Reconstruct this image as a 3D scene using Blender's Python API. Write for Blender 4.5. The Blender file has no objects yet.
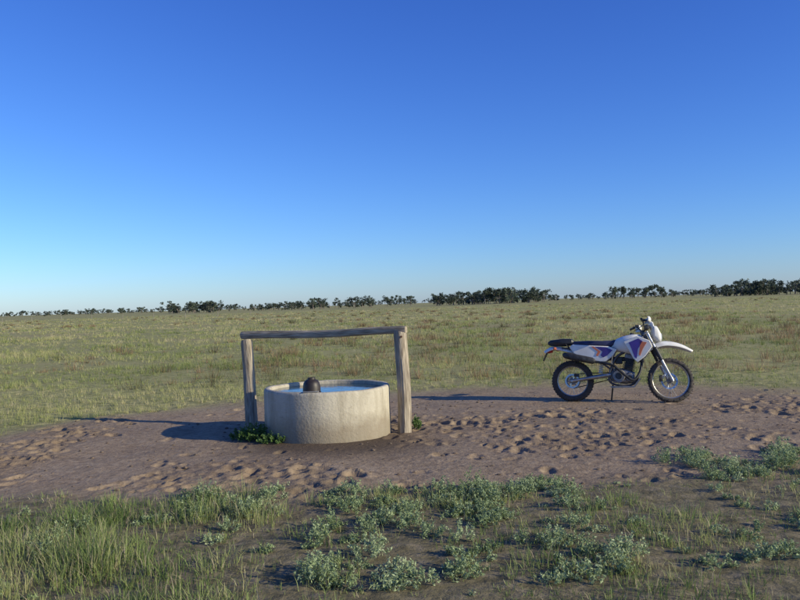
import bpy, bmesh, math, numpy as np
from mathutils import Matrix, Vector
rng=np.random.default_rng(7)
S=bpy.context.scene
S.view_settings.view_transform='Standard'; S.view_settings.look='None'; S.view_settings.exposure=0
COL=S.collection
# ------------------------------------------------------------ light / camera
AZ=math.radians(113); EL=math.radians(20)
w=bpy.data.worlds.new("World"); S.world=w; w.use_nodes=True
nt=w.node_tree; nt.nodes.clear()
out=nt.nodes.new('ShaderNodeOutputWorld'); bg=nt.nodes.new('ShaderNodeBackground')
sky=nt.nodes.new('ShaderNodeTexSky'); sky.sky_type='NISHITA'; sky.sun_disc=False
sky.sun_elevation=EL; sky.sun_rotation=AZ; sky.air_density=1.0; sky.dust_density=0.25; sky.ozone_density=3.0; sky.altitude=100
sp=nt.nodes.new('ShaderNodeSeparateColor'); cb=nt.nodes.new('ShaderNodeCombineColor'); nt.links.new(sky.outputs[0],sp.inputs[0])
for k,(gm_,kk) in enumerate(((1.38,6.0),(1.30,7.7),(1.0,10.6))):   # colour response of the film/camera: deeper blue zenith
    m1=nt.nodes.new('ShaderNodeMath'); m1.operation='MULTIPLY'; m1.inputs[1].default_value=.11; nt.links.new(sp.outputs[k],m1.inputs[0])
    m2=nt.nodes.new('ShaderNodeMath'); m2.operation='POWER'; m2.inputs[1].default_value=gm_; nt.links.new(m1.outputs[0],m2.inputs[0])
    m3=nt.nodes.new('ShaderNodeMath'); m3.operation='MULTIPLY'; m3.inputs[1].default_value=kk; nt.links.new(m2.outputs[0],m3.inputs[0])
    nt.links.new(m3.outputs[0],cb.inputs[k])
nt.links.new(cb.outputs[0],bg.inputs['Color'])
bg.inputs['Strength'].default_value=0.15
nt.links.new(bg.outputs[0],out.inputs[0])
sl=bpy.data.lights.new('sun','SUN'); sl.energy=5.0; sl.angle=math.radians(0.5); sl.color=(1.0,0.91,0.66)
so=bpy.data.objects.new('sun',sl); COL.objects.link(so)
sd=Vector((math.sin(AZ)*math.cos(EL),math.cos(AZ)*math.cos(EL),math.sin(EL)))
so.rotation_mode='QUATERNION'; so.rotation_quaternion=sd.to_track_quat('Z','Y'); so.location=(20,-10,20)
cd=bpy.data.cameras.new('camera'); cam=bpy.data.objects.new('camera',cd); COL.objects.link(cam)
cd.sensor_width=36; cd.lens=785/800*36; cd.clip_end=20000; cd.clip_start=0.05
cam.matrix_world=Matrix.Translation((0,0,1.6))@Matrix.Rotation(math.radians(90+0.26),4,'X')@Matrix.Rotation(math.radians(-1.79),4,'Z')
S.camera=cam

# ------------------------------------------------------------ helpers
def mat(name,col,rough=0.6,metal=0.0,var=0.15,scale=20,bump=0.0,bscale=60,stretch=(1,1,1),col2=None):
    m=bpy.data.materials.new(name); m.use_nodes=True; n=m.node_tree; b=n.nodes['Principled BSDF']
    tc=n.nodes.new('ShaderNodeTexCoord'); mp=n.nodes.new('ShaderNodeMapping'); mp.inputs['Scale'].default_value=stretch
    n.links.new(tc.outputs['Object'],mp.inputs[0])
    no=n.nodes.new('ShaderNodeTexNoise'); no.inputs['Scale'].default_value=scale; no.inputs['Detail'].default_value=5
    n.links.new(mp.outputs[0],no.inputs['Vector'])
    r=n.nodes.new('ShaderNodeValToRGB')
    c=np.array(col); c2=np.array(col2) if col2 is not None else c*(1-var*2)
    r.color_ramp.elements[0].position=0.3; r.color_ramp.elements[1].position=0.7
    r.color_ramp.elements[0].color=(*c2,1); r.color_ramp.elements[1].color=(*np.minimum(c*(1+var),1),1)
    n.links.new(no.outputs[0],r.inputs[0]); n.links.new(r.outputs[0],b.inputs['Base Color'])
    b.inputs['Roughness'].default_value=rough; b.inputs['Metallic'].default_value=metal
    if bump>0:
        n2=n.nodes.new('ShaderNodeTexNoise'); n2.inputs['Scale'].default_value=bscale; n2.inputs['Detail'].default_value=6
        n.links.new(mp.outputs[0],n2.inputs['Vector'])
        bp=n.nodes.new('ShaderNodeBump'); bp.inputs['Strength'].default_value=1; bp.inputs['Distance'].default_value=bump
        n.links.new(n2.outputs[0],bp.inputs['Height']); n.links.new(bp.outputs[0],b.inputs['Normal'])
    return m
def attr_mat(name,transl=0.35,rough=0.6):
    m=bpy.data.materials.new(name); m.use_nodes=True; n=m.node_tree; b=n.nodes['Principled BSDF']
    a=n.nodes.new('ShaderNodeAttribute'); a.attribute_name='col'
    n.links.new(a.outputs['Color'],b.inputs['Base Color']); b.inputs['Roughness'].default_value=rough
    b.inputs['Specular IOR Level'].default_value=0.25
    if transl>0:
        t=n.nodes.new('ShaderNodeBsdfTranslucent'); mx=n.nodes.new('ShaderNodeMixShader'); mx.inputs[0].default_value=transl
        n.links.new(a.outputs['Color'],t.inputs[0]); n.links.new(b.outputs[0],mx.inputs[1]); n.links.new(t.outputs[0],mx.inputs[2])
        n.links.new(mx.outputs[0],n.nodes['Material Output'].inputs[0])
    return m
def link(name,me,m,parent=None,smooth=False):
    ob=bpy.data.objects.new(name,me); COL.objects.link(ob)
    if m: me.materials.append(m)
    if smooth:
        me.polygons.foreach_set('use_smooth',np.ones(len(me.polygons),bool))
    if parent: ob.parent=parent
    return ob
def pyobj(name,v,f,m,parent=None,smooth=True,bevel=0,M=None):
    if M is not None: v=[M@Vector(p) for p in v]
    me=bpy.data.meshes.new(name); me.from_pydata([tuple(p) for p in v],[],f); me.update()
    bm=bmesh.new(); bm.from_mesh(me); bmesh.ops.recalc_face_normals(bm,faces=bm.faces); bm.to_mesh(me); bm.free()
    ob=link(name,me,m,parent,smooth)
    if bevel:
        bv=ob.modifiers.new('b','BEVEL'); bv.width=bevel; bv.segments=2; bv.limit_method='ANGLE'; bv.angle_limit=0.6
    if smooth:
        for p in me.polygons: p.use_smooth=True
        try:
            me.set_sharp_from_angle(angle=math.radians(40))
        except Exception: pass
    return ob
def trimesh(name,V,T,C,m):
    me=bpy.data.meshes.new(name); nv=len(V); ntr=len(T)
    me.vertices.add(nv); me.vertices.foreach_set('co',V.astype(np.float32).ravel())
    me.loops.add(ntr*3); me.loops.foreach_set('vertex_index',T.astype(np.int32).ravel())
    me.polygons.add(ntr); me.polygons.foreach_set('loop_start',np.arange(0,ntr*3,3,dtype=np.int32))
    me.update(calc_edges=True)
    a=me.color_attributes.new('col','FLOAT_COLOR','POINT')
    C4=np.concatenate([C,np.ones((nv,1))],1).astype(np.float32); a.data.foreach_set('color',C4.ravel())
    return link(name,me,m)
def tube_geo(path,r,seg=10):
    P=[Vector(p) for p in path]; n=len(P); rs=r if isinstance(r,(list,tuple)) else [r]*n
    v=[];f=[]; up=None
    for i in range(n):
        t=(P[min(i+1,n-1)]-P[max(i-1,0)]).normalized()
        if up is None:
            up=Vector((0,0,1)) if abs(t.z)<0.9 else Vector((1,0,0))
        a=t.cross(up).normalized(); b=a.cross(t).normalized(); up=b
        for k in range(seg):
            q=2*math.pi*k/seg; v.append(P[i]+rs[i]*(math.cos(q)*a+math.sin(q)*b))
    for i in range(n-1):
        for k in range(seg):
            f.append((i*seg+k,i*seg+(k+1)%seg,(i+1)*seg+(k+1)%seg,(i+1)*seg+k))
    f.append(tuple(range(seg))); f.append(tuple((n-1)*seg+k for k in range(seg)))
    return v,f
def spline(pts,n=6):
    P=[Vector(p) for p in pts]; o=[]
    for i in range(len(P)-1):
        p0=P[max(i-1,0)];p1=P[i];p2=P[i+1];p3=P[min(i+2,len(P)-1)]
        for k in range(n):
            t=k/n; o.append(0.5*((2*p1)+(p2-p0)*t+(2*p0-5*p1+4*p2-p3)*t*t+(3*p1-p0-3*p2+p3)*t**3))
    o.append(P[-1]); return o
def merge(parts):
    v=[];f=[]
    for a,b in parts:
        o=len(v); v+= [Vector(p) for p in a]; f+=[tuple(i+o for i in q) for q in b]
    return v,f
def box_geo(c,s,M=None):
    v=[];M=M or Matrix.Identity(4)
    for x in(-.5,.5):
        for y in(-.5,.5):
            for z in(-.5,.5): v.append(Vector(c)+(M.to_3x3()@Vector((x*s[0],y*s[1],z*s[2]))))
    return v,[(0,1,3,2),(4,6,7,5),(0,4,5,1),(2,3,7,6),(0,2,6,4),(1,5,7,3)]
def lathe_geo(prof,c,axis='Y',seg=48,closed=False):
    v=[];f=[];n=len(prof)
    for k in range(seg):
        q=2*math.pi*k/seg
        for r,h in prof:
            if axis=='Y': v.append(Vector((c[0]+r*math.cos(q),c[1]+h,c[2]+r*math.sin(q))))
            else: v.append(Vector((c[0]+r*math.cos(q),c[1]+r*math.sin(q),c[2]+h)))
    m=n if closed else n-1
    for k in range(seg):
        for i in range(m):
            f.append((k*n+i,k*n+(i+1)%n,((k+1)%seg)*n+(i+1)%n,((k+1)%seg)*n+i))
    return v,f
def loft_geo(secs,seg=24):
    v=[];f=[];n=len(secs)
    for (x,yc,zc,hy,hz,e) in secs:
        for k in range(seg):
            q=2*math.pi*k/seg; c=math.cos(q); s=math.sin(q)
            v.append(Vector((x,yc+hy*math.copysign(abs(c)**(2/e),c),zc+hz*math.copysign(abs(s)**(2/e),s))))
    for i in range(n-1):
        for k in range(seg):
            f.append((i*seg+k,i*seg+(k+1)%seg,(i+1)*seg+(k+1)%seg,(i+1)*seg+k))
    f.append(tuple(range(seg))); f.append(tuple((n-1)*seg+k for k in range(seg)))
    return v,f
def panel_geo(outl,y,th):
    n=len(outl); v=[Vector((x,y-th/2,z)) for x,z in outl]+[Vector((x,y+th/2,z)) for x,z in outl]
    f=[tuple(range(n)),tuple(range(2*n-1,n-1,-1))]+[(i,(i+1)%n,n+(i+1)%n,n+i) for i in range(n)]
    return v,f
# ---- noise
def hsh(ix,iy,s):
    a=np.sin(ix*127.1+iy*311.7+s*74.7)*43758.5453
    return a-np.floor(a)
def vn(x,y,sc,s=0):
    x=x/sc;y=y/sc; ix=np.floor(x);iy=np.floor(y);fx=x-ix;fy=y-iy
    fx=fx*fx*(3-2*fx);fy=fy*fy*(3-2*fy)
    return (hsh(ix,iy,s)*(1-fx)+hsh(ix+1,iy,s)*fx)*(1-fy)+(hsh(ix,iy+1,s)*(1-fx)+hsh(ix+1,iy+1,s)*fx)*fy
def fbm(x,y,sc,s=0,o=4):
    t=0;a=1;n=0
    for i in range(o):
        t=t+a*vn(x+i*13.7,y-i*7.3,sc/2**i,s+i); n+=a; a*=0.5
    return t/n
# ---- dirt region
bx=[-30,-14,-8,-5.35,-4.7,-2.8,0,2.6,4.5,6.4,9,14,30]; by=[6.5,7.5,9.2,10.5,12.0,13.4,14.8,14.8,13.9,12.9,11.5,9.5,7.5]
fx_=[-30,-14,-8,-3.4,-1.3,.4,2.5,3.55,6,10,30]; fy_=[6.5,6.8,6.7,6.6,6.5,6.7,6.75,7.1,7.3,7.6,7.5]
def dirt(x,y):
    jb=(fbm(x,y,1.6,3)-.5)*1.8; jf=(fbm(x,y,.8,9)-.5)*1.5
    b=np.interp(x,bx,by)+jb*1.2; f=np.interp(x,fx_,fy_)+jf
    sb=1/(1+np.exp(np.clip(-(b-y)*3,-50,50))); sf=1/(1+np.exp(np.clip(-(y-f)*6,-50,50)))
    return sb*sf
def gz(x,y):
    near=np.exp(-((y-9)/14)**2-(x/16)**2)
    z=(fbm(x,y,1.1,21,3)-.5)*0.05*near + (fbm(x,y,14,5,3)-.5)*0.25*np.clip((y-18)/30,0,1)
    return z
# ------------------------------------------------------------ ground
def axis(fine0,fine1,st,lo,hi,g=1.12):
    c=list(np.arange(fine0,fine1,st)); a=[];p=fine0;s=st
    while p>lo: s*=g;p-=s;a.append(p)
    b=[];p=c[-1];s=st
    while p<hi: s*=g;p+=s;b.append(p)
    return np.array(a[::-1]+c+b)
xs=axis(-7.5,8,.025,-7000,7000); ys=np.concatenate([axis(3.6,12,.025,-200,11.9)[:-1]]) 
ys=ys[ys<12]; ys=np.concatenate([ys,axis(12,17,.045,11.99,9000)])
ys=np.unique(ys)
X,Y=np.meshgrid(xs,ys); 
D=dirt(X,Y); Z=gz(X,Y)
DX=D*((np.abs(X)<14)&(Y>3)&(Y<18))
def churnf(X,Y):
    c=np.clip(fbm(X,Y,1.1,33,4)*4.6-2.1,0.03,1)
    c=np.maximum(c,.95*np.exp(-((X-2.0)/1.5)**2-((Y-9.2)/1.2)**2)*np.clip(fbm(X,Y,.7,37,2)*2.4-.3,0,1))
    return c*np.clip((13.0-Y)/2.5,0.08,1)
churn=churnf(X,Y)
Z+=DX*(.25+.75*churn)*((fbm(X,Y,.34,41,4)-.5)*0.040+(fbm(X,Y,.065,47,2)-.5)*0.016)
Z+=(1-D)*((np.abs(X)<10)&(Y<17)&(Y>2))*(fbm(X,Y,.12,49,2)-.5)*.02
for i in range(9500):
    hx=rng.uniform(-7.3,7.8); hy=rng.uniform(6,13.5)
    ch=float(churnf(np.array(hx),np.array(hy)))
    if rng.random()>ch: continue
    if (hx+.955)**2+(hy-9.87)**2<.75: continue
    r=.018+.05*rng.random()**1.7; dpt=rng.uniform(.006,.027)*(r/.05)
    i0,i1=np.searchsorted(xs,[hx-3*r,hx+3*r]); j0,j1=np.searchsorted(ys,[hy-3*r,hy+3*r])
    a=rng.uniform(0,3.14); dx=X[j0:j1,i0:i1]-hx; dy=Y[j0:j1,i0:i1]-hy
    u=(dx*math.cos(a)+dy*math.sin(a))/r; v=(-dx*math.sin(a)+dy*math.cos(a))/(r*rng.uniform(1.0,2.1))
    q=u*u+v*v
    Z[j0:j1,i0:i1]+=D[j0:j1,i0:i1]*(-dpt*np.exp(-q*q*.8)+dpt*.4*np.exp(-(np.sqrt(q)-1.35)**2*7)*(1+.8*np.sin(np.arctan2(v,u)+a)))
wet=np.exp(-((X+.7)**2/1.3+(Y-8.85)**2/.45)**1.5)*.95+0.7*np.exp(-(((X+1.0)/1.2)**2+((Y-9.87)/1.1)**2)**3)
ny,nx=X.shape
V=np.stack([X,Y,Z],-1).reshape(-1,3)
idx=np.arange(nx*ny).reshape(ny,nx)
Q=np.stack([idx[:-1,:-1],idx[:-1,1:],idx[1:,1:],idx[1:,:-1]],-1).reshape(-1,4)
me=bpy.data.meshes.new('ground'); me.vertices.add(len(V)); me.vertices.foreach_set('co',V.astype(np.float32).ravel())
me.loops.add(len(Q)*4); me.loops.foreach_set('vertex_index',Q.astype(np.int32).ravel())
me.polygons.add(len(Q)); me.polygons.foreach_set('loop_start',np.arange(0,len(Q)*4,4,dtype=np.int32)); me.update(calc_edges=True)
a=me.attributes.new('dirt','FLOAT','POINT'); a.data.foreach_set('value',D.astype(np.float32).ravel())
a=me.attributes.new('wet','FLOAT','POINT'); a.data.foreach_set('value',np.clip(wet,0,1).astype(np.float32).ravel())
a=me.attributes.new('churn','FLOAT','POINT'); a.data.foreach_set('value',np.clip(churn,0,1).astype(np.float32).ravel())
gm=bpy.data.materials.new('ground_material'); gm.use_nodes=True; n=gm.node_tree; b=n.nodes['Principled BSDF']
b.inputs['Roughness'].default_value=.95; b.inputs['Specular IOR Level'].default_value=.1
geo=n.nodes.new('ShaderNodeNewGeometry')
def noise(sc,det=5,st=(1,1,1)):
    mp=n.nodes.new('ShaderNodeMapping'); mp.inputs['Scale'].default_value=st; n.links.new(geo.outputs['Position'],mp.inputs[0])
    t=n.nodes.new('ShaderNodeTexNoise'); t.inputs['Scale'].default_value=sc; t.inputs['Detail'].default_value=det; t.inputs['Roughness'].default_value=.6
    n.links.new(mp.outputs[0],t.inputs['Vector']); return t.outputs[0]
def ramp(src,stops):
    r=n.nodes.new('ShaderNodeValToRGB'); e=r.color_ramp.elements
    while len(e)<len(stops): e.new(.5)
    for k,(p,c) in enumerate(stops): e[k].position=p; e[k].color=(*c,1)
    n.links.new(src,r.inputs[0]); return r.outputs[0]
def mix(f,a_,b_,mode='MIX'):
    m=n.nodes.new('ShaderNodeMix'); m.data_type='RGBA'; m.blend_type=mode
    for s_,v_ in((0,f),(6,a_),(7,b_)):
        if hasattr(v_,'is_output') : n.links.new(v_,m.inputs[s_])
        elif s_==0: m.inputs[0].default_value=v_
        else: m.inputs[s_].default_value=(*v_,1)
    return m.outputs[2]
def attr(nm):
    t=n.nodes.new('ShaderNodeAttribute'); t.attribute_name=nm; return t.outputs['Fac']
def mul(a_,k):
    t=n.nodes.new('ShaderNodeMath'); t.operation='MULTIPLY'; n.links.new(a_,t.inputs[0]); t.inputs[1].default_value=k; return t.outputs[0]
dirtc=ramp(noise(.9,8),[(.3,(.24,.17,.108)),(.5,(.325,.24,.155)),(.72,(.41,.315,.21))])
dirtc=mix(.55,dirtc,ramp(noise(11,8),[(.32,(.15,.105,.068)),(.5,(.30,.22,.145)),(.68,(.43,.33,.225))]))
dirtc=mix(mul(ramp(noise(2.6,7),[(.54,(0,0,0)),(.66,(1,1,1))]),.45),dirtc,(.16,.115,.075))
dirtc=mix(mul(attr('churn'),.4),dirtc,(.18,.13,.085))
dirtc=mix(attr('wet'),dirtc,(.12,.088,.06))
gr=ramp(noise(.5,8),[(.28,(.20,.20,.065)),(.5,(.33,.315,.11)),(.75,(.48,.42,.19))])
gr2=ramp(noise(.035,6),[(.35,(.26,.265,.09)),(.52,(.40,.37,.145)),(.68,(.52,.42,.21))])
gr=mix(.5,gr,gr2)
gr=mix(.45,gr,ramp(noise(5,6),[(.38,(.10,.105,.04)),(.62,(.48,.43,.20))]))
gr=mix(mul(ramp(noise(.16,5,(.4,1,1)),[(.55,(0,0,0)),(.68,(1,1,1))]),.6),gr,(.36,.26,.15))
sep=n.nodes.new('ShaderNodeSeparateXYZ'); n.links.new(geo.outputs['Position'],sep.inputs[0])
mr=n.nodes.new('ShaderNodeMapRange'); mr.inputs[1].default_value=7; mr.inputs[2].default_value=12; mr.inputs[3].default_value=.9; mr.inputs[4].default_value=0
n.links.new(sep.outputs['Y'],mr.inputs[0])
soil=ramp(noise(9,6),[(.3,(.085,.07,.042)),(.5,(.17,.14,.085)),(.7,(.28,.225,.15))])
gr=mix(mr.outputs[0],gr,soil)
n.links.new(mix(attr('dirt'),gr,dirtc),b.inputs['Base Color'])
bp=n.nodes.new('ShaderNodeBump'); bp.inputs['Distance'].default_value=.018; bp.inputs['Strength'].default_value=.8
n.links.new(noise(22,6),bp.inputs['Height']); n.links.new(bp.outputs[0],b.inputs['Normal'])
link('ground',me,gm,None,True)

# ------------------------------------------------------------ grass
def pal(t,cols):
    cols=np.array(cols); k=np.linspace(0,1,len(cols))
    return np.stack([np.interp(t,k,cols[:,i]) for i in range(3)],-1)
GP=[(.12,.18,.05),(.19,.26,.075),(.28,.34,.11),(.40,.42,.165),(.54,.47,.25)]
def blades(name,P,ang,h,wd,lean,C,m,seg=2):
    N=len(P); d=np.stack([np.cos(ang),np.sin(ang),np.zeros(N)],-1)
    ba=ang+np.pi/2+rng.normal(0,.7,N); bb=np.stack([np.cos(ba),np.sin(ba),np.zeros(N)],-1)*wd[:,None]*.5
    up=np.array([0,0,1.0]); L=(lean*h)[:,None]
    hz=(h*np.sqrt(np.clip(1-lean**2*.7,.1,1)))[:,None]
    tip=P+d*L+up*hz
    if seg==1:
        Vv=np.stack([P-bb,P+bb,tip],1).reshape(-1,3); T=np.arange(3*N).reshape(-1,3); Cc=np.repeat(C,3,0)
    else:
        mid=P+d*L*.32+up*hz*.58
        Vv=np.stack([P-bb,P+bb,mid-bb*.8,mid+bb*.8,tip],1).reshape(-1,3)
        o=np.arange(N)[:,None]*5; T=np.concatenate([o+[0,1,3],o+[0,3,2],o+[2,3,4]],1).reshape(-1,3)
        Cc=np.repeat(C,5,0)
    return trimesh(name,Vv,T,np.clip(Cc,0,1),m)
gmat=attr_mat('grass_material',.4); hmat=attr_mat('herb_material',.25)
def tufts(cx,cy,nb,rad):
    k=rng.poisson(nb,len(cx)) if np.isscalar(nb) else rng.poisson(nb)
    i=np.repeat(np.arange(len(cx)),k); a=rng.uniform(0,2*np.pi,len(i)); r=np.abs(rng.normal(0,1,len(i)))*rad[i]
    return i,cx[i]+np.cos(a)*r,cy[i]+np.sin(a)*r,a+rng.normal(0,.5,len(i))
# foreground
N=11000
cx=rng.uniform(-6.5,7,N); cy=rng.uniform(2.8,8.2,N)
dd=dirt(cx,cy); dens=np.clip(fbm(cx,cy,.7,61,4)*4.2-1.3,.10,1)
leftb=np.clip(.85-.08*cx,.6,1)
keep=(rng.random(N)<dens*leftb)&(dd<.5)
cx,cy=cx[keep],cy[keep]
size=np.clip(fbm(cx,cy,.6,71,3)*2.2-.6,.15,1.15)*rng.uniform(.5,1.25,len(cx))*np.clip(.86-.10*cx,.62,1.2)
i,px,py,an=tufts(cx,cy,25*np.clip(size,.4,1.2),.035+.05*size)
hh=.165*size[i]*rng.uniform(.3,1.15,len(i))+.018
tc=np.clip(fbm(cx,cy,.5,81,3)*1.2-.18+rng.normal(0,.13,len(cx)),0,1)
C=pal(np.clip(tc[i]+rng.normal(0,.10,len(i)),0,1),GP)
straw=rng.random(len(i))<.16; C[straw]=np.array([.52,.44,.28])*rng.uniform(.6,1.1,(straw.sum(),1))
P=np.stack([px,py,gz(px,py)-.01],-1)
blades('foreground_grass',P,an,hh,rng.uniform(.003,.006,len(i)),rng.uniform(.05,.9,len(i)),C,gmat,2)
# paddock grass
N=54000
cy=np.exp(rng.uniform(np.log(8),np.log(260),N)); cx=rng.uniform(-1,1,N)*(.62*cy+3.5)
dd=dirt(cx,cy); front=(cy<np.interp(cx,fx_,fy_)+.5)
dens=np.clip(fbm(cx,cy,1.8,91,4)*4.2-1.35,.10,1)
keep=(dd<rng.uniform(.05,.85,N))&(~front)&(rng.random(N)<dens)
cx,cy=cx[keep],cy[keep]
sc=np.clip(cy/20,.7,9)
size=rng.uniform(.5,1.3,len(cx))*np.clip(fbm(cx,cy,3,95,2)*1.7,.4,1.4)
i,px,py,an=tufts(cx,cy,10,.05*sc**.8)
hh=size[i]*rng.uniform(.4,1.1,len(i))*.15*np.clip(sc[i],.9,1.8)**.6
tc=np.clip(fbm(cx,cy,5,99,4)*1.5-.36+rng.normal(0,.2,len(cx))+np.clip(cy-15,0,60)*.005,0,1)
C=pal(np.clip(tc[i]+rng.normal(0,.08,len(i)),0,1),[(.19,.225,.07),(.28,.325,.10),(.39,.405,.15),(.50,.47,.20),(.60,.51,.29)])
P=np.stack([px,py,gz(px,py)-.01],-1)
blades('paddock_grass',P,an,hh,.010*sc[i]*rng.uniform(.6,1.3,len(i)),rng.uniform(.05,.8,len(i)),C,gmat,1)
# dry reddish clumps in the paddock
N=2600
cy=np.exp(rng.uniform(np.log(16),np.log(230),N)); cx=rng.uniform(-1,1,N)*(.65*cy+3)
keep=rng.random(N)<np.clip(fbm(cx,cy*.35,16,103,3)*4-1.6,0.04,1); cx,cy=cx[keep],cy[keep]
size=rng.uniform(.3,1.3,len(cx))**1.3; i,px,py,an=tufts(cx,cy,45*size,.22*size)
C=pal(np.clip(rng.uniform(0,1,len(cx))[i]+rng.normal(0,.15,len(i)),0,1),[(.15,.16,.07),(.28,.185,.095),(.40,.28,.16)])
P=np.stack([px,py,gz(px,py)-.01],-1)
blades('dry_grass_clumps',P,an,size[i]*rng.uniform(.12,.34,len(i)),.014*np.clip(cy[i]/25,.8,5),rng.uniform(.05,.8,len(i)),C,gmat,1)
# herbs: leafy mounds
def herbs(name,cl,lp,m,leaf=.013):
    Vs=[];Ts=[];Cs=[];o=0
    for (hx,hy,R,H,nl) in cl:
        z0=float(gz(np.array(hx),np.array(hy)))
        ns=max(5,int(nl/22)); 
        sa=rng.uniform(0,2*np.pi,ns); sr=R*np.sqrt(rng.uniform(0,1,ns)); sh=H*np.sqrt(np.clip(1.05-(sr/R)**2,.1,1))*rng.uniform(.5,1.2,ns)
        k=rng.integers(0,ns,nl); t=rng.uniform(.15,1,nl)**.7
        c=np.stack([hx+np.cos(sa[k])*sr[k]*(.35+.65*t),hy+np.sin(sa[k])*sr[k]*(.35+.65*t),z0+sh[k]*t],-1)+rng.normal(0,.007,(nl,3))
        d=rng.normal(0,1,(nl,3)); d[:,2]+=.5; d/=np.linalg.norm(d,axis=1)[:,None]
        s=np.cross(d,rng.normal(0,1,(nl,3))); s/=np.linalg.norm(s,axis=1)[:,None]
        L=(leaf*rng.uniform(.6,1.6,nl))[:,None]
        v=np.stack([c-d*L,c+s*L*.42,c+d*L,c-s*L*.42],1).reshape(-1,3)
        q=np.arange(nl)[:,None]*4+o; Ts.append(np.concatenate([q+[0,1,2],q+[0,2,3]],1).reshape(-1,3)); Vs.append(v); o+=4*nl
        cc=pal(np.clip(rng.normal(.5,.2,nl)+rng.normal(0,.15),0,1),lp); Cs.append(np.repeat(cc,4,0))
    return trimesh(name,np.concatenate(Vs),np.concatenate(Ts),np.concatenate(Cs),m)
cl=[]
def scatter(x0,x1,y0,y1,nn,r0=.05,r1=.15):
    for _ in range(nn):
        R=rng.uniform(r0,r1); cl.append((rng.uniform(x0,x1),rng.uniform(y0,y1),R,R*rng.uniform(.5,1.2),int(520*(R/.12)**2)))
scatter(-2.0,-1.1,5.9,6.7,20); scatter(-.7,1.4,4.4,6.7,90); scatter(.2,1.4,6.2,6.9,22,.06,.17); scatter(2.4,4.6,6.7,7.8,50,.06,.17); scatter(-6,6.5,3.2,6.9,170,.03,.10)
scatter(-3.2,-2.3,4.3,5.8,14); scatter(1.6,3.2,4.4,5.6,16)
herbs('saltbush_herbs',cl,[(.16,.22,.09),(.29,.36,.18),(.44,.50,.29)],hmat,.0085)
cl=[(-1.78,9.55,.27,.19,2400),(-1.55,9.28,.20,.13,1300),(-2.02,9.7,.16,.11,700)]
herbs('trough_weed',cl,[(.05,.10,.025),(.11,.19,.05),(.18,.27,.09)],hmat,.014)
cl=[(.14,9.95,.11,.14,400),(.12,10.4,.12,.10,350),(-.3,10.9,.12,.1,300)]
herbs('post_weed',cl,[(.05,.10,.025),(.12,.19,.05),(.22,.29,.10)],hmat,.014)
# clods
V0=[];F0=[]
for _ in range(1100):
    x=rng.uniform(-6,7); y=rng.uniform(6.4,13); r=.004+.018*rng.random()**2
    if dirt(np.array(x),np.array(y))<.5 or (x+.955)**2+(y-9.87)**2<.8: continue
    bm=bmesh.new(); bmesh.ops.create_icosphere(bm,subdivisions=1,radius=r)
    z=float(gz(np.array(x),np.array(y)))
    vv=[Vector((v.co.x*1.3*rng.uniform(.7,1.3)+x,v.co.y*rng.uniform(.7,1.3)+y,v.co.z*.7*rng.uniform(.7,1.3)+z+r*.2)) for v in bm.verts]
    V0.append((vv,[tuple(q.index for q in f.verts) for f in bm.faces])); bm.free()
v,f=merge(V0)
pyobj('soil_clods',v,f,mat('clod',(.18,.13,.09),.95,0,.3,8),smooth=False)

# ------------------------------------------------------------ distant trees
def trees(name,groups,leafs=.55,bl=42,hazed_col=(.075,.095,.065)):  # leaf colour is lightened: distance haze is put into the foliage colour
    V=[];T=[];C=[];o=0; TR=[]
    for (u0,u1,Dm,H,nn,sp) in groups:
        for _ in range(nn):
            u=rng.uniform(u0,u1); dist=Dm*rng.uniform(.95,1.12); x=u*dist/785
            h=H*rng.uniform(.6,1.2); cw=h*rng.uniform(.28,.5)*sp
            base=rng.uniform(.08,.4) if sp>.8 else rng.uniform(.35,.6)
            tint=rng.uniform(.7,1.35)
            TR.append(tube_geo([(x,dist,-.5),(x+rng.normal(0,.15),dist,h*.4),(x+rng.normal(0,.4),dist,h*.8)],[.22,.16,.05],5))
            nbk=rng.integers(6,12)
            for k in range(nbk):
                a=rng.uniform(0,6.28); rr=cw*math.sqrt(rng.uniform(0,1)); zz=h*rng.uniform(base,.93)
                bx_,by_=x+math.cos(a)*rr,dist+math.sin(a)*rr
                if k<3: TR.append(tube_geo([(x,dist,h*.3),((x+bx_)/2,(dist+by_)/2,(h*.3+zz)/2+.2),(bx_,by_,zz)],[.1,.07,.03],4))
                R=h*rng.uniform(.10,.19)
                c=rng.normal(0,1,(bl,3)); c/=np.linalg.norm(c,axis=1)[:,None]; c*=R*rng.uniform(.3,1.15,(bl,1)); c[:,2]*=.7
                c+=np.array([bx_,by_,zz]); c[:,2]=np.maximum(c[:,2],.1)
                tri=c[:,None,:]+rng.normal(0,leafs*h/7*.6,(bl,3,3)); tri[:,:,2]=np.maximum(tri[:,:,2],0)
                V.append(tri.reshape(-1,3)); T.append(np.arange(bl*3).reshape(-1,3)+o); o+=bl*3
                col=np.array(hazed_col)*tint*rng.uniform(.7,1.35,(bl,1)); C.append(np.repeat(col,3,0))
    ob=trimesh(name,np.concatenate(V),np.concatenate(T),np.concatenate(C),attr_mat(name+'_foliage',.25))
    v,f=merge(TR); tr=pyobj('trunks',v,f,mat(name+'_bark',(.20,.17,.14),.9,0,.2,2),ob,smooth=False)
g=lambda a,b,*r:(a-400,b-400,*r)
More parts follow.
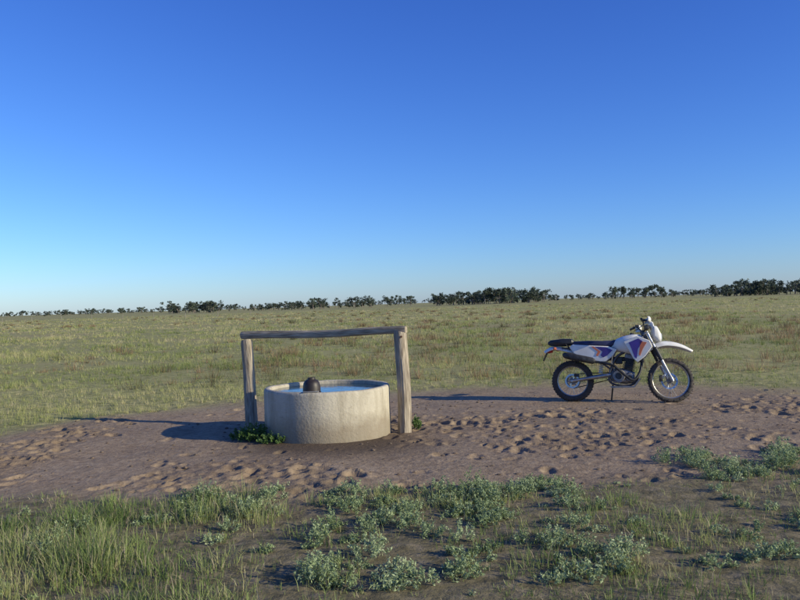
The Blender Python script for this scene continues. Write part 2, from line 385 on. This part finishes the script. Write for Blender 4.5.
trees('distant_tree_row',[
 g(168,222,420,6.0,36,1.3),g(222,300,450,4.2,26,1.2),g(288,372,430,5.4,40,1.2),g(384,424,520,6.2,8,.9),
 g(436,482,400,6.0,38,1.3),g(480,545,400,7.0,52,1.3),g(548,612,600,4.8,24,1.1),g(605,668,600,9.0,16,.7),
 g(610,712,620,5.0,34,1.2),g(712,745,420,5.4,24,1.2),g(740,860,420,7.8,84,1.2),g(860,1300,420,7.5,110,1.2),
 g(-60,168,800,5.6,75,1.1),g(-500,-60,700,7,60,1.1)])
trees('far_tree_line',[g(-500,168,1300,7.2,190,1.5),g(168,1000,1300,8.2,250,1.5),g(1000,1400,1300,8,60,1.5)],.8,16,(.11,.135,.125))  # paler, bluer leaf colour paints in the aerial haze
# faint fence far to the left
fp=[]
for k in range(14):
    x=-130+k*7.5; y=190-k*1.5
    fp.append(tube_geo([(x,y,-.1),(x+rng.normal(0,.04),y,1.15)],.05,6))
for z in(.35,.7,1.05): fp.append(tube_geo([(-130,190,z),(-32.5,170.5,z)],.004,4))
v,f=merge(fp); pyobj('wire_fence',v,f,mat('fence_post_timber',(.30,.27,.22),.9,0,.2))

# ------------------------------------------------------------ trough
tr=bpy.data.objects.new('water_trough',None); COL.objects.link(tr); tr.location=(-.955,9.87,0)
cm=bpy.data.materials.new('trough_concrete'); cm.use_nodes=True; n=cm.node_tree; b=n.nodes['Principled BSDF']; b.inputs['Roughness'].default_value=.85
geo=n.nodes.new('ShaderNodeNewGeometry')
c1=ramp(noise(4,7),[(.3,(.39,.34,.255)),(.55,(.47,.42,.325)),(.75,(.54,.485,.38))])
c2=mix(.5,c1,ramp(noise(3.5,7,(3,3,.35)),[(.35,(.29,.245,.17)),(.6,(.54,.485,.375))]))
sep=n.nodes.new('ShaderNodeSeparateXYZ'); n.links.new(geo.outputs['Position'],sep.inputs[0])
ad=n.nodes.new('ShaderNodeMath'); ad.operation='MULTIPLY_ADD'; n.links.new(noise(6,5),ad.inputs[0]); ad.inputs[1].default_value=-.32; n.links.new(sep.outputs['Z'],ad.inputs[2])
stain=ramp(ad.outputs[0],[(0,(1,1,1)),(.18,(0,0,0))])
c3=mix(mul(stain,.75),c2,(.23,.18,.12))
c3=mix(mul(ramp(noise(28,4),[(.58,(0,0,0)),(.72,(1,1,1))]),.5),c3,(.25,.22,.175))
c3=mix(mul(ramp(noise(2.2,6),[(.5,(0,0,0)),(.68,(1,1,1))]),.35),c3,(.30,.265,.20))
n.links.new(c3,b.inputs['Base Color'])
bp=n.nodes.new('ShaderNodeBump'); bp.inputs['Distance'].default_value=.008; n.links.new(noise(30,7),bp.inputs['Height']); n.links.new(bp.outputs[0],b.inputs['Normal'])
R=.785
pr=[(R-.01,-.08),(R+.006,0),(R+.004,.15),(R,.3),(R,.56),(R-.006,.585),(R-.02,.597),(R-.06,.598),(R-.075,.59),(R-.08,.57),(R-.085,.3),(R-.09,.02),(.001,.02)]
v,f=lathe_geo(pr,(0,0,0),'Z',128)
for p in v:
    a_=math.atan2(p.y,p.x); rr=1+.004*math.sin(3*a_+1)+.003*math.sin(7*a_); p.x*=rr;p.y*=rr
    if p.z>.5: p.z+=.004*math.sin(2*a_)+.002*math.sin(9*a_)
pyobj('concrete_ring',v,f,cm,tr)
wm=bpy.data.materials.new('trough_water'); wm.use_nodes=True; n=wm.node_tree; b=n.nodes['Principled BSDF']
b.inputs['Base Color'].default_value=(.04,.08,.10,1); b.inputs['Roughness'].default_value=.04; b.inputs['IOR'].default_value=1.33
geo=n.nodes.new('ShaderNodeNewGeometry'); bp=n.nodes.new('ShaderNodeBump'); bp.inputs['Distance'].default_value=.003; n.links.new(noise(9,2),bp.inputs['Height']); n.links.new(bp.outputs[0],b.inputs['Normal'])
v,f=lathe_geo([(R-.081,.552),(.001,.552)],(0,0,0),'Z',96); pyobj('water',v,f,wm,tr)
fm=mat('float_cover_plastic',(.035,.026,.022),.5,0,.3,12)
fx,fy=-.115,-.64
v,f=lathe_geo([(.001,.755),(.035,.752),(.045,.765),(.047,.745),(.075,.73),(.095,.70),(.103,.66),(.105,.60),(.112,.595),(.112,.58),(.095,.575),(.001,.575)],(fx,fy,0),'Z',40)
pyobj('float_cover',v,f,fm,tr)
v,f=merge([box_geo((fx,-.69,.607),(.18,.14,.012))]); pyobj('float_bracket',v,f,mat('galvanised',(.35,.34,.32),.5,.6,.1),tr,bevel=.003)
v,f=tube_geo(spline([(fx-.05,-.70,.57),(fx-.15,-.60,.56),(fx-.3,-.5,.555)]),.01); pyobj('inlet_pipe',v,f,fm,tr)

# ------------------------------------------------------------ rail frame
rf=bpy.data.objects.new('timber_rail_frame',None); COL.objects.link(rf)
wood=mat('weathered_timber',(.42,.355,.265),.9,0,.2,9,.012,14,(5,5,.5),(.16,.125,.09))
woodh=mat('weathered_timber_rail',(.42,.355,.26),.9,0,.2,9,.012,14,(.5,5,5),(.17,.135,.095))
def log(name,p0,p1,ra,rb,m,sq=3,seed=0,nr=40,seg=28):
    p0=Vector(p0);p1=Vector(p1);L=(p1-p0).length; q=(p1-p0).to_track_quat('Z','Y').to_matrix().to_4x4() if abs((p1-p0).normalized().z)>.7 else None
    v=[];f=[]
    for i in range(nr+1):
        t=i/nr; z=t*L
        for k in range(seg):
            an_=2*math.pi*k/seg; c=math.cos(an_);s=math.sin(an_)
            r=(1+.12*(float(fbm(np.array(k*.9+seed*10.),np.array(z*2.2),2.2,seed,3))-.5)*2)*(1-.05*t)
            if k in(3,11,19,24): r*=.92-.04*math.sin(z*6+k)
            e=1 if 0<i<nr else .90
            a_=ra*r*e*math.copysign(abs(c)**(2/sq),c); b_=rb*r*e*math.copysign(abs(s)**(2/sq),s)
            if q is None: v.append(Vector((z,a_+.015*math.sin(z*2.2),b_+.012*math.sin(z*3+1))))
            else: v.append(Vector((a_+.012*math.sin(z*4+seed),b_,z+(.02*math.sin(an_+seed) if i==nr else 0))))
    for i in range(nr):
        for k in range(seg): f.append((i*seg+k,i*seg+(k+1)%seg,(i+1)*seg+(k+1)%seg,(i+1)*seg+k))
    f.append(tuple(range(seg))); f.append(tuple(nr*seg+k for k in range(seg)))
    ob=pyobj(name,v,f,m,rf)
    if q is None:
        d=(p1-p0).normalized(); ob.rotation_mode='QUATERNION'; ob.rotation_quaternion=d.to_track_quat('X','Z')
    else:
        ob.rotation_mode='QUATERNION'; ob.rotation_quaternion=(p1-p0).to_track_quat('Z','Y')
    ob.location=p0
    return ob
log('post_1',(-2.07,10.75,-.2),(-2.12,10.76,1.16),.074,.080,wood,2.8,1)
log('post_2',(.015,9.77,-.2),(0.0,9.79,1.25),.075,.078,wood,2.8,2)
log('rail',(-2.20,10.84,1.22),(.07,9.87,1.26),.045,.052,woodh,3.2,3,70)
v,f=merge([lathe_geo([(.001,-.012),(.014,-.012),(.016,0),(.001,.0)],(.0,9.705,1.19),'Y',8)]); pyobj('bolt_head',v,f,mat('rust',(.12,.06,.035),.8),rf)

# ------------------------------------------------------------ motorcycle
mc=bpy.data.objects.new('dirt_motorcycle',None); COL.objects.link(mc)
yaw=math.radians(-18.7); lean=math.radians(-7)
mc.matrix_world=Matrix.Translation((2.64,12.2,-.012))@Matrix.Rotation(yaw,4,'Z')@Matrix.Rotation(lean,4,'X')
rub=mat('tyre_rubber',(.03,.028,.026),.85,0,.2,10,col2=(.07,.055,.045))
blk=mat('black_plastic',(.025,.025,.027),.5,0,.2,15)
wht=mat('white_plastic',(.76,.75,.70),.4,0,.05,6,col2=(.66,.61,.54))
pur=mat('purple_plastic',(.07,.04,.24),.35,0,.2,6)
ora=mat('orange_decal',(.65,.18,.07),.4,0,.1,6)
sil=mat('cast_alloy',(.27,.26,.25),.5,.6,.15,20)
chr_=mat('bright_steel',(.5,.5,.5),.3,1,.08,20)
eng=mat('engine_dark_alloy',(.05,.05,.05),.5,.4,.3,20)
seatm=mat('seat_vinyl',(.03,.035,.09),.6,0,.2,10)
rimm=mat('rim_alloy',(.42,.41,.39),.4,.8,.1,20)
frm=mat('frame_paint',(.09,.09,.10),.4,.2,.1,20)
lens=mat('headlight_glass',(.55,.58,.6),.1,.3,.05,20); red=mat('tail_lens',(.45,.02,.015),.25,0,.1)
RA=.322; FA=Vector((1.44,0,0.335)); HP=Vector((1.13,0,.98))
ax=(HP-FA).normalized()
ST=Matrix.Translation(HP)@Matrix.Rotation(math.radians(15),4,ax)@Matrix.Translation(-HP)
def part(nm,g,m,M=None,bevel=0,smooth=True): return pyobj(nm,g[0],g[1],m,mc,smooth,bevel,M)
def wheel(nm,c,R,tw,rimR,M=None,hubr=.045):
    sec=[]; rc=R-tw*.9
    for k in range(16):
        q=2*math.pi*k/16; sec.append((rc+tw*.9*math.cos(q)*(.93),tw*math.sin(q)*.9))
    G=[lathe_geo(sec,c,'Y',64,True)]
    nk=44
    for k in range(nk):
        q=2*math.pi*k/nk; Mr=Matrix.Rotation(-q,4,'Y')
        offs=(-.5,.5) if k%2 else (-.9,0,.9)
        for o_ in offs:
            rad=R-.012-(.022 if abs(o_)>.8 else 0)
            cc=Vector(c)+Mr@Vector((rad,o_*tw*.85,0)); G.append(box_geo(cc,(.026,tw*.42,.024),Mr))
    part(nm+'_tyre',merge(G),rub,M,smooth=False)
    ri=rimR; part(nm+'_rim',lathe_geo([(ri+.012,-.024),(ri+.012,.024),(ri,.028),(ri-.012,.020),(ri-.016,0),(ri-.012,-.020),(ri,-.028)],c,'Y',64,True),rimm,M)
    part(nm+'_hub',lathe_geo([(.012,-.07),(hubr*.9,-.07),(hubr,-.045),(hubr*.55,-.03),(hubr*.55,.03),(hubr,.045),(hubr*.9,.07),(.012,.07)],c,'Y',24,True),sil,M)
    G=[]
    for k in range(36):
        q=2*math.pi*k/36; s_=1 if k%2 else -1; q2=q+(.5 if (k//2)%2 else -.5)
        G.append(tube_geo([Vector(c)+Vector((hubr*math.cos(q2),s_*.045,hubr*math.sin(q2))),Vector(c)+Vector(((ri-.01)*math.cos(q),s_*.008,(ri-.01)*math.sin(q)))],.0018,4))
    part(nm+'_spokes',merge(G),chr_,M)
def disc(nm,c,r,y,M=None):
    G=[lathe_geo([(r,y-.002),(r,y+.002),(r*.78,y+.002),(r*.78,y-.002)],c,'Y',48,True)]
    for k in range(6):
        q=k*math.pi/3; G.append(tube_geo([Vector(c)+Vector((.04*math.cos(q),y,.04*math.sin(q))),Vector(c)+Vector((r*.8*math.cos(q+.3),y,r*.8*math.sin(q+.3)))],.006,6))
    part(nm,merge(G),chr_,M)
RC=Vector((0,0,RA))
wheel('rear_wheel',RC,.322,.055,.235,None,.055); wheel('front_wheel',FA,.337,.045,.27,ST)
disc('rear_disc',RC,.11,-.085); disc('front_disc',FA,.125,.07,ST)
# fork
G=[];G2=[]
for s_ in(-1,1):
    y=s_*.095; A=FA+Vector((0,y,0)); 
    p=lambda t:A+ax*t
    G.append(tube_geo([p(-.03),p(0),p(.03),p(.05),p(.33)],[.02,.028,.028,.024,.026],14))
    G2.append(tube_geo([p(.33),p(.72)],.021,14)); G2.append(tube_geo([p(.72),p(.80)],.027,14))
part('fork_sliders',merge(G),rimm,ST); part('fork_tubes',merge(G2),chr_,ST)
G=[]
for s_ in(-1,1):
    A=FA+Vector((0,s_*.095,0)); pts=[A+ax*(.32+i*.02) for i in range(12)]
    G.append(tube_geo(pts,[.030 if i%2 else .036 for i in range(12)],12))
part('fork_gaiters',merge(G),blk,ST)
MA=Matrix.Rotation(math.radians(-25),4,'Y')
part('triple_clamps',merge([box_geo(FA+ax*.60+Vector((-.02,0,0)),(.07,.25,.035),MA),box_geo(FA+ax*.77+Vector((-.02,0,0)),(.07,.25,.03),MA)]),sil,ST,bevel=.01)
part('front_axle',tube_geo([FA+Vector((0,-.125,0)),FA+Vector((0,.125,0))],.011,10),chr_,ST)
part('front_caliper',box_geo(FA+Vector((-.12,.085,.04)),(.05,.05,.10)),eng,ST,bevel=.01)
# handlebar
B0=FA+ax*.80+Vector((-.02,0,.03))
hb=spline([B0+Vector((-.11,-.40,.10)),B0+Vector((-.06,-.24,.11)),B0+Vector((0,-.09,.01)),B0+Vector((0,.09,.01)),B0+Vector((-.06,.24,.11)),B0+Vector((-.11,.40,.10))],6)
part('handlebar',tube_geo(hb,.011,10),blk,ST)
part('handlebar_brace',tube_geo([B0+Vector((-.03,-.16,.075)),B0+Vector((-.03,.16,.075))],.007,8),sil,ST)
G=[]
for s_ in(-1,1):
    G.append(tube_geo([B0+Vector((-.113,s_*.41,.10)),B0+Vector((-.078,s_*.29,.108))],.018,12))
    G.append(tube_geo(spline([B0+Vector((-.04,s_*.25,.10)),B0+Vector((.0,s_*.32,.10)),B0+Vector((-.05,s_*.41,.085))],4),.006,6))
    G.append(box_geo(B0+Vector((-.05,s_*.22,.12)),(.05,.05,.03)))
part('grips_and_levers',merge(G),blk,ST)
G=[]
for s_ in(-1,1):
    c0=B0+Vector((.015,s_*.33,.10))
    vv=[];ff=[]
    for i in range(7):
        t=i/6*2-1
        for j in range(5):
            u_=j/4*2-1
            vv.append(c0+Vector((.03-.06*t*t-.02*u_*u_,t*.12,u_*.05*(1-.35*t*t)+.0)))
    for i in range(6):
        for j in range(4): ff.append((i*5+j,i*5+j+1,(i+1)*5+j+1,(i+1)*5+j))
    G.append((vv,ff))
ob=part('hand_guards',merge(G),wht,ST); so_=ob.modifiers.new('s','SOLIDIFY'); so_.thickness=.004
def shell(secs,m,nm,M=None,bev=0): return part(nm,loft_geo(secs),m,M)
shell([(1.19,0,1.06,.07,.07,3.5),(1.215,0,1.055,.10,.11,3.5),(1.26,0,1.035,.105,.12,3.5),(1.295,0,1.0,.095,.09,3.5),(1.315,0,.985,.08,.07,3)],wht,'headlight_mask',ST)
part('headlight',loft_geo([(1.305,0,.99,.07,.066,3.5),(1.328,0,.985,.066,.06,3.5),(1.335,0,.985,.035,.03,2)]),lens,ST)
part('number_board',loft_geo([(1.16,0,1.19,.06,.04,4),(1.175,0,1.185,.075,.055,4),(1.205,0,1.15,.08,.065,4),(1.215,0,1.14,.07,.05,4)]),wht,ST)
part('instrument',box_geo((1.12,0,1.14),(.05,.12,.07)),blk,ST,bevel=.01)
def fender(nm,path,wd,m,M=None,th=.006,drop=.025):
    P_=spline(path,5); vv=[];ff=[];n_=len(P_);K=11
    for i,p in enumerate(P_):
        t=(P_[min(i+1,n_-1)]-P_[max(i-1,0)]).normalized(); nn_=Vector((-t.z,0,t.x)); 
        if nn_.z<0: nn_=-nn_
        w_=np.interp(i/(n_-1),np.linspace(0,1,len(wd)),wd)
        for k in range(K):
            u_=k/(K-1)*2-1; vv.append(p+Vector((0,u_*w_,0))-nn_*drop*(w_/.08)*abs(u_)**2.5)
    for i in range(n_-1):
        for k in range(K-1): ff.append((i*K+k,i*K+k+1,(i+1)*K+k+1,(i+1)*K+k))
    ob=part(nm,(vv,ff),m,M); s1=ob.modifiers.new('s','SOLIDIFY'); s1.thickness=th; return ob
fender('front_fender',[(1.08,0,.80),(1.18,0,.87),(1.32,0,.925),(1.48,0,.925),(1.64,0,.88),(1.79,0,.80)],[.06,.085,.095,.09,.07,.04],wht,ST,.008,.07)
fender('rear_fender',[(.22,0,.80),(.02,0,.82),(-.18,0,.86),(-.32,0,.86),(-.44,0,.79)],[.09,.10,.095,.09,.07],wht,None,.008,.05)
fender('rear_mudflap',[(.30,0,.62),(.20,0,.70),(.12,0,.80)],[.06,.08,.08],blk)
part('tail_light',loft_geo([(-.30,0,.80,.05,.03,3),(-.36,0,.79,.05,.035,3),(-.385,0,.785,.04,.028,3)]),red)
part('plate_holder',merge([box_geo((-.42,0,.70),(.008,.14,.14),Matrix.Rotation(math.radians(25),4,'Y'))]),blk,bevel=.002)
part('tail_rack',merge([tube_geo([(.02,s_*.10,.90),(-.25,s_*.10,.925),(-.36,s_*.06,.925)],.009,8) for s_ in(-1,1)]+[tube_geo([(x_,-.10,.92),(x_,.10,.92)],.008,8) for x_ in(-.08,-.17,-.26)]+[tube_geo([(-.36,-.06,.925),(-.36,.06,.925)],.009,8)]+[tube_geo([(-.1,s_*.1,.915),(-.02,s_*.1,.80)],.007,6) for s_ in(-1,1)]),blk)
part('tool_bag',loft_geo([(-.37,0,.91,.06,.02,3),(-.33,0,.915,.09,.045,3.5),(-.14,0,.925,.11,.06,3.5),(.0,0,.93,.10,.05,3.5),(.03,0,.925,.07,.03,3)]),blk)
for s_ in(-1,1):
    part('rear_indicator_%d'%(1 if s_<0 else 2),merge([tube_geo([(-.24,s_*.06,.82),(-.25,s_*.15,.82)],.007,6),loft_geo([(-.27,s_*.17,.82,.022,.02,2.5),(-.25,s_*.17,.82,.03,.026,2.5),(-.225,s_*.17,.82,.02,.018,2.5)])]),ora)
shell([(-.02,0,.90,.06,.015,3),(.05,0,.905,.10,.035,3),(.25,0,.90,.115,.045,3.5),(.45,0,.89,.115,.05,3.5),(.60,0,.895,.10,.05,3),(.74,0,.93,.075,.045,2.8),(.82,0,.965,.05,.03,2.5)],seatm,'seat')
shell([(.60,0,.86,.07,.05,3),(.68,0,.87,.12,.10,3),(.78,0,.88,.155,.13,3),(.90,0,.88,.165,.155,3),(1.0,0,.88,.15,.155,3),(1.06,0,.89,.10,.12,2.6),(1.09,0,.90,.05,.06,2.4)],wht,'fuel_tank')
part('tank_cap',lathe_geo([(.001,.025),(.03,.022),(.035,0),(.001,-.01)],(.90,0,1.035),'Z',20),blk)
for s_ in(-1,1):
    y=s_*.165
    k=1 if s_<0 else 2
    part('radiator_shroud_%d'%k,panel_geo([(.78,.92),(.98,1.0),(1.16,.93),(1.20,.84),(1.10,.70),(.98,.60),(.92,.66),(.86,.78)],y+s_*.012,.02),wht,bevel=.008)
    part('shroud_graphic_%d'%k,panel_geo([(.86,.90),(1.0,.96),(1.06,.92),(.99,.80),(.97,.66),(.94,.68),(.90,.80)],y+s_*.025,.005),pur)
    part('shroud_stripe_%d'%k,panel_geo([(1.02,.92),(1.12,.90),(1.06,.80),(1.02,.70),(1.0,.72),(1.02,.82)],y+s_*.025,.005),ora)
    part('side_panel_%d'%k,panel_geo([(-.03,.84),(.02,.885),(.30,.865),(.56,.85),(.68,.80),(.62,.70),(.52,.62),(.34,.60),(.18,.66),(.04,.74)],s_*.135,.03),wht,bevel=.012)
    part('side_graphic_%d'%k,panel_geo([(.36,.845),(.52,.835),(.62,.79),(.54,.71),(.48,.68),(.44,.71),(.47,.77)],s_*.153,.004),pur)
    part('side_stripe_%d'%k,panel_geo([(.30,.85),(.34,.85),(.44,.77),(.40,.70),(.37,.71),(.40,.77)],s_*.153,.004),ora)
    part('radiator_%d'%k,box_geo((1.05,s_*.11,.72),(.035,.10,.22)),blk,bevel=.005)
# frame
G=[]
for s_ in(-1,1):
    G.append(tube_geo(spline([(1.08,s_*.02,.86),(.88,s_*.07,.80),(.68,s_*.09,.70),(.58,s_*.10,.50),(.56,s_*.09,.32),(.70,s_*.08,.26),(.90,s_*.06,.28),(1.0,s_*.04,.45),(1.08,s_*.02,.78)],5),.015,8))
    G.append(tube_geo([(.66,s_*.09,.80),(.35,s_*.10,.83),(.0,s_*.09,.83),(-.15,s_*.08,.83)],.012,8))
    G.append(tube_geo([(.58,s_*.09,.50),(.35,s_*.10,.68),(.05,s_*.09,.82)],.012,8))
G.append(tube_geo([HP-ax*.12+Vector((-.035,0,0)),HP+ax*.12+Vector((-.035,0,0))],.032,14))
part('frame',merge(G),frm)
G=[]
for s_ in(-1,1):
    G.append(tube_geo([(.58,s_*.09,.42),(.35,s_*.105,.385),(.0,s_*.10,.322),(-.04,s_*.10,.322)],[.032,.030,.022,.02],10))
G.append(tube_geo([(.40,-.1,.39),(.40,.1,.39)],.03,10))
part('swingarm',merge(G),rimm)
part('rear_axle',tube_geo([RC+Vector((0,-.13,0)),RC+Vector((0,.13,0))],.012,10),chr_)
part('shock_spring',tube_geo([(.42+.03*math.cos(i*.7)+.0012*i*.5,.03*math.sin(i*.7),.44+i*.0035) for i in range(90)],.007,6),wht)
# engine
E=[]
for s_ in(-1,1):
    E.append(lathe_geo([(.001,s_*.13),(.085,s_*.13),(.10,s_*.115),(.105,s_*.06),(.105,0),(.001,0)],(.70,0,.40),'Y',28))
    E.append(lathe_geo([(.001,s_*.115),(.055,s_*.115),(.07,s_*.10),(.075,s_*.05),(.075,0),(.001,0)],(.86,0,.38),'Y',24))
E.append(loft_geo([(.56,0,.42,.07,.07,4),(.62,0,.41,.085,.11,4),(.80,0,.40,.085,.12,4),(.93,0,.38,.07,.08,4)]))
part('crankcase',merge(E),sil)
part('clutch_cover_boss',merge([lathe_geo([(.001,-.142),(.045,-.142),(.05,-.131),(.001,-.13)],(.70,0,.40),'Y',20),lathe_geo([(.001,-.125),(.03,-.125),(.033,-.115),(.001,-.112)],(.86,0,.38),'Y',20)]),eng)
MC=Matrix.Rotation(math.radians(12),4,'Y'); E=[]
for i in range(9):
    t=i/8; c=Vector((.83,0,.48))+MC.to_3x3()@Vector((0,0,.02+t*.16)); E.append(box_geo(c,(.17,.17,.009),MC))
E.append(box_geo(Vector((.85,0,.57)),(.12,.12,.20),MC))
part('cylinder_fins',merge(E),eng,bevel=.002)
part('cylinder_head',merge([box_geo(Vector((.875,0,.69)),(.17,.16,.07),MC),box_geo(Vector((.88,0,.735)),(.12,.12,.04),MC)]),sil,bevel=.012)
part('carburettor',merge([box_geo((.70,0,.64),(.11,.08,.11)),tube_geo([(.60,0,.66),(.80,0,.66)],.035,14)]),eng,bevel=.01)
part('airbox',box_geo((.46,0,.74),(.28,.20,.20)),blk,bevel=.03)
part('bash_plate',panel_geo([(.55,.24),(.60,.22),(.92,.23),(1.02,.36),(1.0,.37),(.91,.25),(.60,.245)],0,.20),sil)
part('exhaust_header',tube_geo(spline([(.93,-.02,.68),(1.03,-.05,.62),(1.0,-.11,.44),(.90,-.155,.34),(.74,-.165,.46),(.62,-.165,.56),(.45,-.16,.60),(.32,-.17,.62)],6),.020,12),eng)
part('muffler',loft_geo([(.36,-.175,.625,.025,.025,2),(.32,-.178,.63,.045,.05,2.4),(-.02,-.185,.70,.048,.054,2.4),(-.10,-.185,.715,.04,.045,2.4),(-.13,-.185,.72,.018,.018,2)]),eng)
part('rear_sprocket',merge([lathe_geo([(.11,.075),(.11,.081),(.085,.081),(.085,.075)],RC,'Y',44,True)]+[tube_geo([RC+Vector((0,.078,0)),RC+Vector((.09*math.cos(q),.078,.09*math.sin(q)))],.007,6) for q in np.arange(0,6.2,1.05)]),sil)
part('chain',merge([tube_geo([(0,.078,.432),(.60,.078,.46)],.008,6),tube_geo([(0,.078,.212),(.60,.078,.36)],.008,6)]),eng)
G=[]
for s_ in(-1,1): G.append(box_geo((.56,s_*.20,.34),(.05,.10,.02))); G.append(tube_geo([(.58,s_*.09,.34),(.56,s_*.16,.34)],.01,6))
part('foot_pegs',merge(G),eng)
part('brake_pedal',tube_geo([(.56,-.14,.33),(.70,-.16,.30),(.80,-.17,.33)],.008,6),sil)
part('kick_starter',tube_geo([(.64,-.14,.48),(.60,-.17,.60),(.62,-.20,.70)],.009,6),sil)
part('side_stand',merge([tube_geo([(.60,.11,.30),(.56,.235,.02)],.012,8),box_geo((.56,.24,.02),(.06,.05,.01))]),eng)
part('rear_caliper',box_geo(RC+Vector((.07,-.09,.09)),(.08,.035,.05)),eng,bevel=.008)
